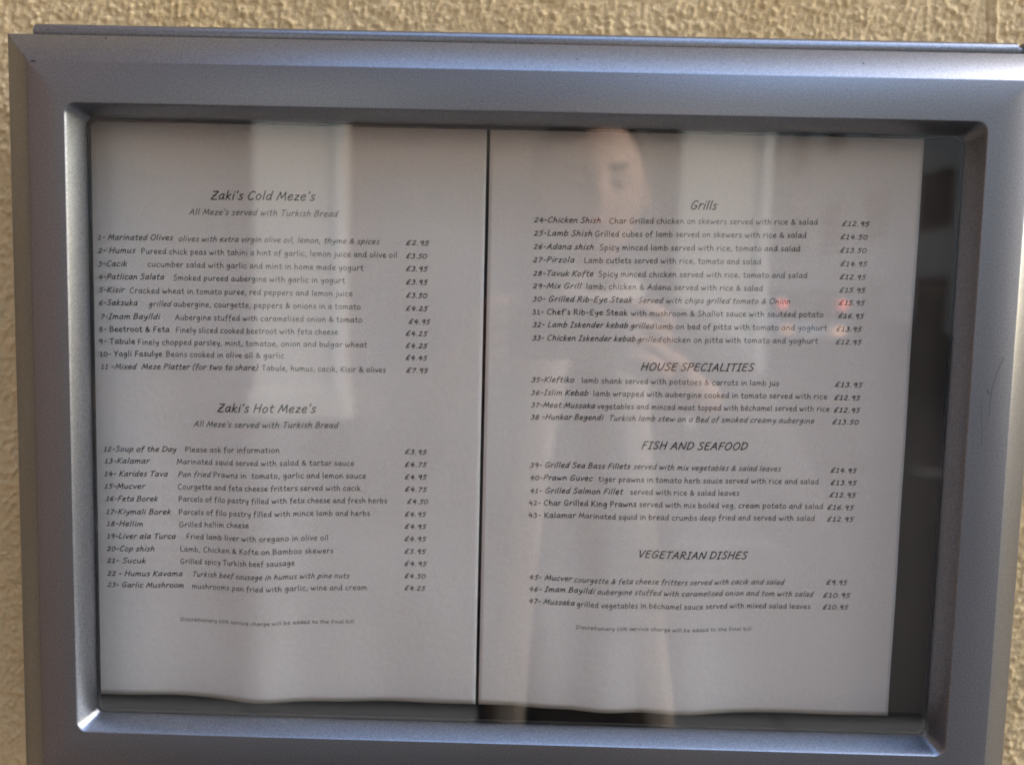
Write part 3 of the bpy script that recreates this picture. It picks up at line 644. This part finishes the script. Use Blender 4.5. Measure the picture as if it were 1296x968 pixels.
# ------------------------------------------------------------ the photographer, seen only as a reflection
M['coat'] = mat('dark_coat_cloth', (.045, .042, .045), .9, bump=(300, .3, .001), var=(20, .5, (.06, .055, .055)))
M['added_scarf'] = mat('added_scarf_cloth', (.36, .32, .29), .9, var=(60, .5, (.30, .27, .24)))  # invented cloth, toned for the pale streaks in the reflection
M['skin'] = mat('skin', (.36, .22, .165), .55, 0, .4, var=(30, .4, (.32, .19, .14)))
M['hair'] = mat('dark_hair', (.035, .025, .02), .6, bump=(200, .6, .002)); M['jeans'] = mat('dark_trousers', (.03, .035, .06), .9)
M['phone'] = mat('black_phone', (.02, .02, .022), .25); M['eye'] = mat('eye_shade', (.22, .16, .13), .5)
def skin_obj(name, chains, m, parent, sub=2):
    """chains: list of lists of (co, radius); a chain may start with an int = index of an existing vertex"""
    vs_, es, rad, roots = [], [], [], []
    for ch in chains:
        prev = None
        for it in ch:
            if isinstance(it, int): prev = it; continue
            vs_.append(it[0]); rad.append(it[1])
            if prev is not None: es.append((prev, len(vs_)-1))
            else: roots.append(len(vs_)-1)
            prev = len(vs_)-1
    me_ = bpy.data.meshes.new(name); me_.from_pydata(vs_, es, []); o = link(name, me_, m, parent)
    sk_ = o.modifiers.new('skin', 'SKIN'); sk_.use_smooth_shade = True
    for i, r_ in enumerate(rad):
        rr = r_ if isinstance(r_, tuple) else (r_, r_)
        me_.skin_vertices[0].data[i].radius = rr; me_.skin_vertices[0].data[i].use_root = i in roots
    o.modifiers.new('sub', 'SUBSURF').levels = sub; o.modifiers['sub'].render_levels = sub
    return o
PX, PY = .10, -.93
person = tag(empty('person', (PX, PY, GZ)), 'person in a dark coat and grey scarf photographing the menu with a phone', 'person')
def q(x, y, z): return (x-PX, y-PY, z-GZ)
body = skin_obj('coat', [
    [(q(.10, -.93, -.55), (.17, .13)), (q(.10, -.93, -.40), (.15, .12)), (q(.10, -.93, -.20), (.165, .12)), (q(.10, -.92, -.04), (.17, .105)), (q(.10, -.91, .05), (.085, .075)), (q(.10, -.905, .10), .055)],
    [3, (q(-.06, -.91, .0), .075), (q(-.10, -.89, -.03), .066), (q(-.17, -.80, -.15), .054), (q(-.20, -.72, -.22), .050), (q(-.14, -.62, -.13), .043), (q(-.085, -.53, -.045), .037)],
    [3, (q(.26, -.91, .0), .075), (q(.30, -.89, -.03), .066), (q(.36, -.80, -.15), .054), (q(.38, -.72, -.22), .050), (q(.30, -.62, -.13), .043), (q(.215, -.53, -.035), .037)],
    [0, (q(.10, -.93, -.72), (.18, .14)), (q(.10, -.93, -.84), (.185, .145))]], M['coat'], person)
skin_obj('trousers', [[(q(.10, -.93, -.62), (.13, .10)), (q(.01, -.93, -.70), .085), (q(.0, -.92, -.98), .062), (q(-.01, -.94, -1.36), .048)],
                      [0, (q(.19, -.93, -.70), .085), (q(.20, -.92, -.98), .062), (q(.21, -.94, -1.36), .048)]], M['jeans'], person)
for sx in (-.01, .21):
    skin_obj('shoe', [[(q(sx, -.97, -1.405), (.038, .045)), (q(sx, -.90, -1.41), (.042, .04)), (q(sx, -.80, -1.425), (.045, .028)), (q(sx, -.75, -1.43), (.035, .022))]], M['hair'], person)
def hand(s, name='hand'):                      # s=-1 the hand at the left end of the phone, +1 the right end
    ex = -.016 if s < 0 else .112; wx = -.085 if s < 0 else .215
    w = (wx, -.53, -.045)
    pal = (ex+s*.040, -.475, -.002); kn = (ex+s*.034, -.452, .020)
    ch = [[(q(*w), .026), (q(*pal), (.033, .020)), (q(*kn), (.031, .016))]]
    for k in range(4):                         # fingers bend behind and along the end of the phone
        z = .066-.017*k; ln = (.9, 1., .95, .8)[k]
        ch.append([(q(kn[0]+s*.006, kn[1]-.002, z-.022), .0105), (q(ex+s*.022, -.436, z-.004), .0092), (q(ex+s*.009, -.4315, z), .0086), (q(ex-s*.012*ln, -.4365, z+.001), .0078)])
    ch.append([(q(pal[0], pal[1], pal[2]-.006), .013), (q(ex+s*.020, -.458, .000), .0115), (q(ex-s*.004, -.446, .008), .010), (q(ex-s*.022, -.440, .014), .0088)])
    return skin_obj(name, ch, M['skin'], person)
hand(-1); hand(1)
HC = Vector(q(.10, -.87, .235))
def ell(name, c, r_, m, parent, fn=None, seg=32):
    bm = bmesh.new(); bmesh.ops.create_uvsphere(bm, u_segments=seg, v_segments=seg//2+4, radius=1)
    for v in bm.verts:
        p = v.co.copy()
        if fn: p = fn(p)
        v.co = Vector((c[0]+p.x*r_[0], c[1]+p.y*r_[1], c[2]+p.z*r_[2]))
    me_ = bpy.data.meshes.new(name); bm.to_mesh(me_); bm.free(); return link(name, me_, m, parent, True)
def face(p):
    f = max(0, p.y)
    n = math.exp(-(p.x/.16)**2)*math.exp(-((p.z+.10)/.20)**2)*.22*f
    brow = math.exp(-((p.z-.16)/.09)**2)*.05*f; ey = -sum(math.exp(-((p.x-s*.36)/.17)**2) for s in (-1, 1))*math.exp(-((p.z-.02)/.10)**2)*.09*f
    lip = math.exp(-(p.x/.28)**2)*math.exp(-((p.z+.46)/.07)**2)*.06*f; chin = math.exp(-(p.x/.3)**2)*math.exp(-((p.z+.82)/.16)**2)*.14*f
    jaw = 1-.26*max(0, -p.z)**1.5
    return Vector((p.x*jaw, p.y+n+brow+ey+lip+chin, p.z))
head = ell('head', HC, (.076, .096, .118), M['skin'], person, face, 48)
for s in (-1, 1):
    ell('ear', HC+Vector((s*.076, -.005, -.005)), (.010, .019, .030), M['skin'], head)
    ell('eye', HC+Vector((s*.028, .083, .003)), (.013, .010, .009), M['eye'], head)
    ell('eyebrow', HC+Vector((s*.028, .094, .024)), (.017, .006, .004), M['hair'], head)
ell('mouth', HC+Vector((0, .094, -.054)), (.024, .008, .006), mat('lips', (.38, .13, .11), .5), head)
ell('hair', HC+Vector((0, -.018, .030)), (.090, .104, .112), M['hair'], head, lambda p: Vector((p.x*(1+.05*math.sin(9*p.z)), p.y if (p.y < .3 or p.z > .38+.12*math.sin(5*p.x)) else .3+(p.y-.3)*.25, p.z)))
def band(name, pts, w, m, parent):             # cloth strip of real thickness
    vs_ = []; fs = []
    for i, p in enumerate(pts):
        p = Vector(q(*p)); k = 1+.12*math.sin(i*1.7)
        vs_ += [p+Vector((-w*k, 0, 0)), p+Vector((-w*.3, .008, 0)), p+Vector((w*.4, .004, 0)), p+Vector((w*k, .002, 0))]
        if i: b_ = 4*i; fs += [(b_-4+j, b_-3+j, b_+1+j, b_+j) for j in range(3)]
    o = pyd(name, vs_, fs, m, parent, True); md = o.modifiers.new('thick', 'SOLIDIFY'); md.thickness = .008; return o
band('added_scarf_end', [(.055, -.80, .05), (.035, -.785, -.02), (.02, -.79, -.15), (.005, -.79, -.32), (-.01, -.785, -.50), (-.02, -.78, -.66)], .028, M['added_scarf'], person)  # both ends are made up, to reflect as pale strips in the glass
band('added_scarf_end', [(.14, -.80, .05), (.15, -.785, -.02), (.165, -.79, -.15), (.185, -.79, -.32), (.205, -.785, -.50), (.22, -.78, -.66)], .026, M['added_scarf'], person)
skin_obj('added_scarf', [[(q(.045, -.84, .075), .03), (q(.10, -.80, .055), .032), (q(.155, -.84, .075), .03), (q(.16, -.92, .095), .03), (q(.10, -.965, .105), .03), (q(.04, -.92, .095), .03)]], M['added_scarf'], person)
ph = box('phone', -.012, .105, -.4250, -.4165, .012, .072, M['phone'], None, .003)
tag(ph, 'black phone held sideways in both hands in front of the menu case', 'phone')
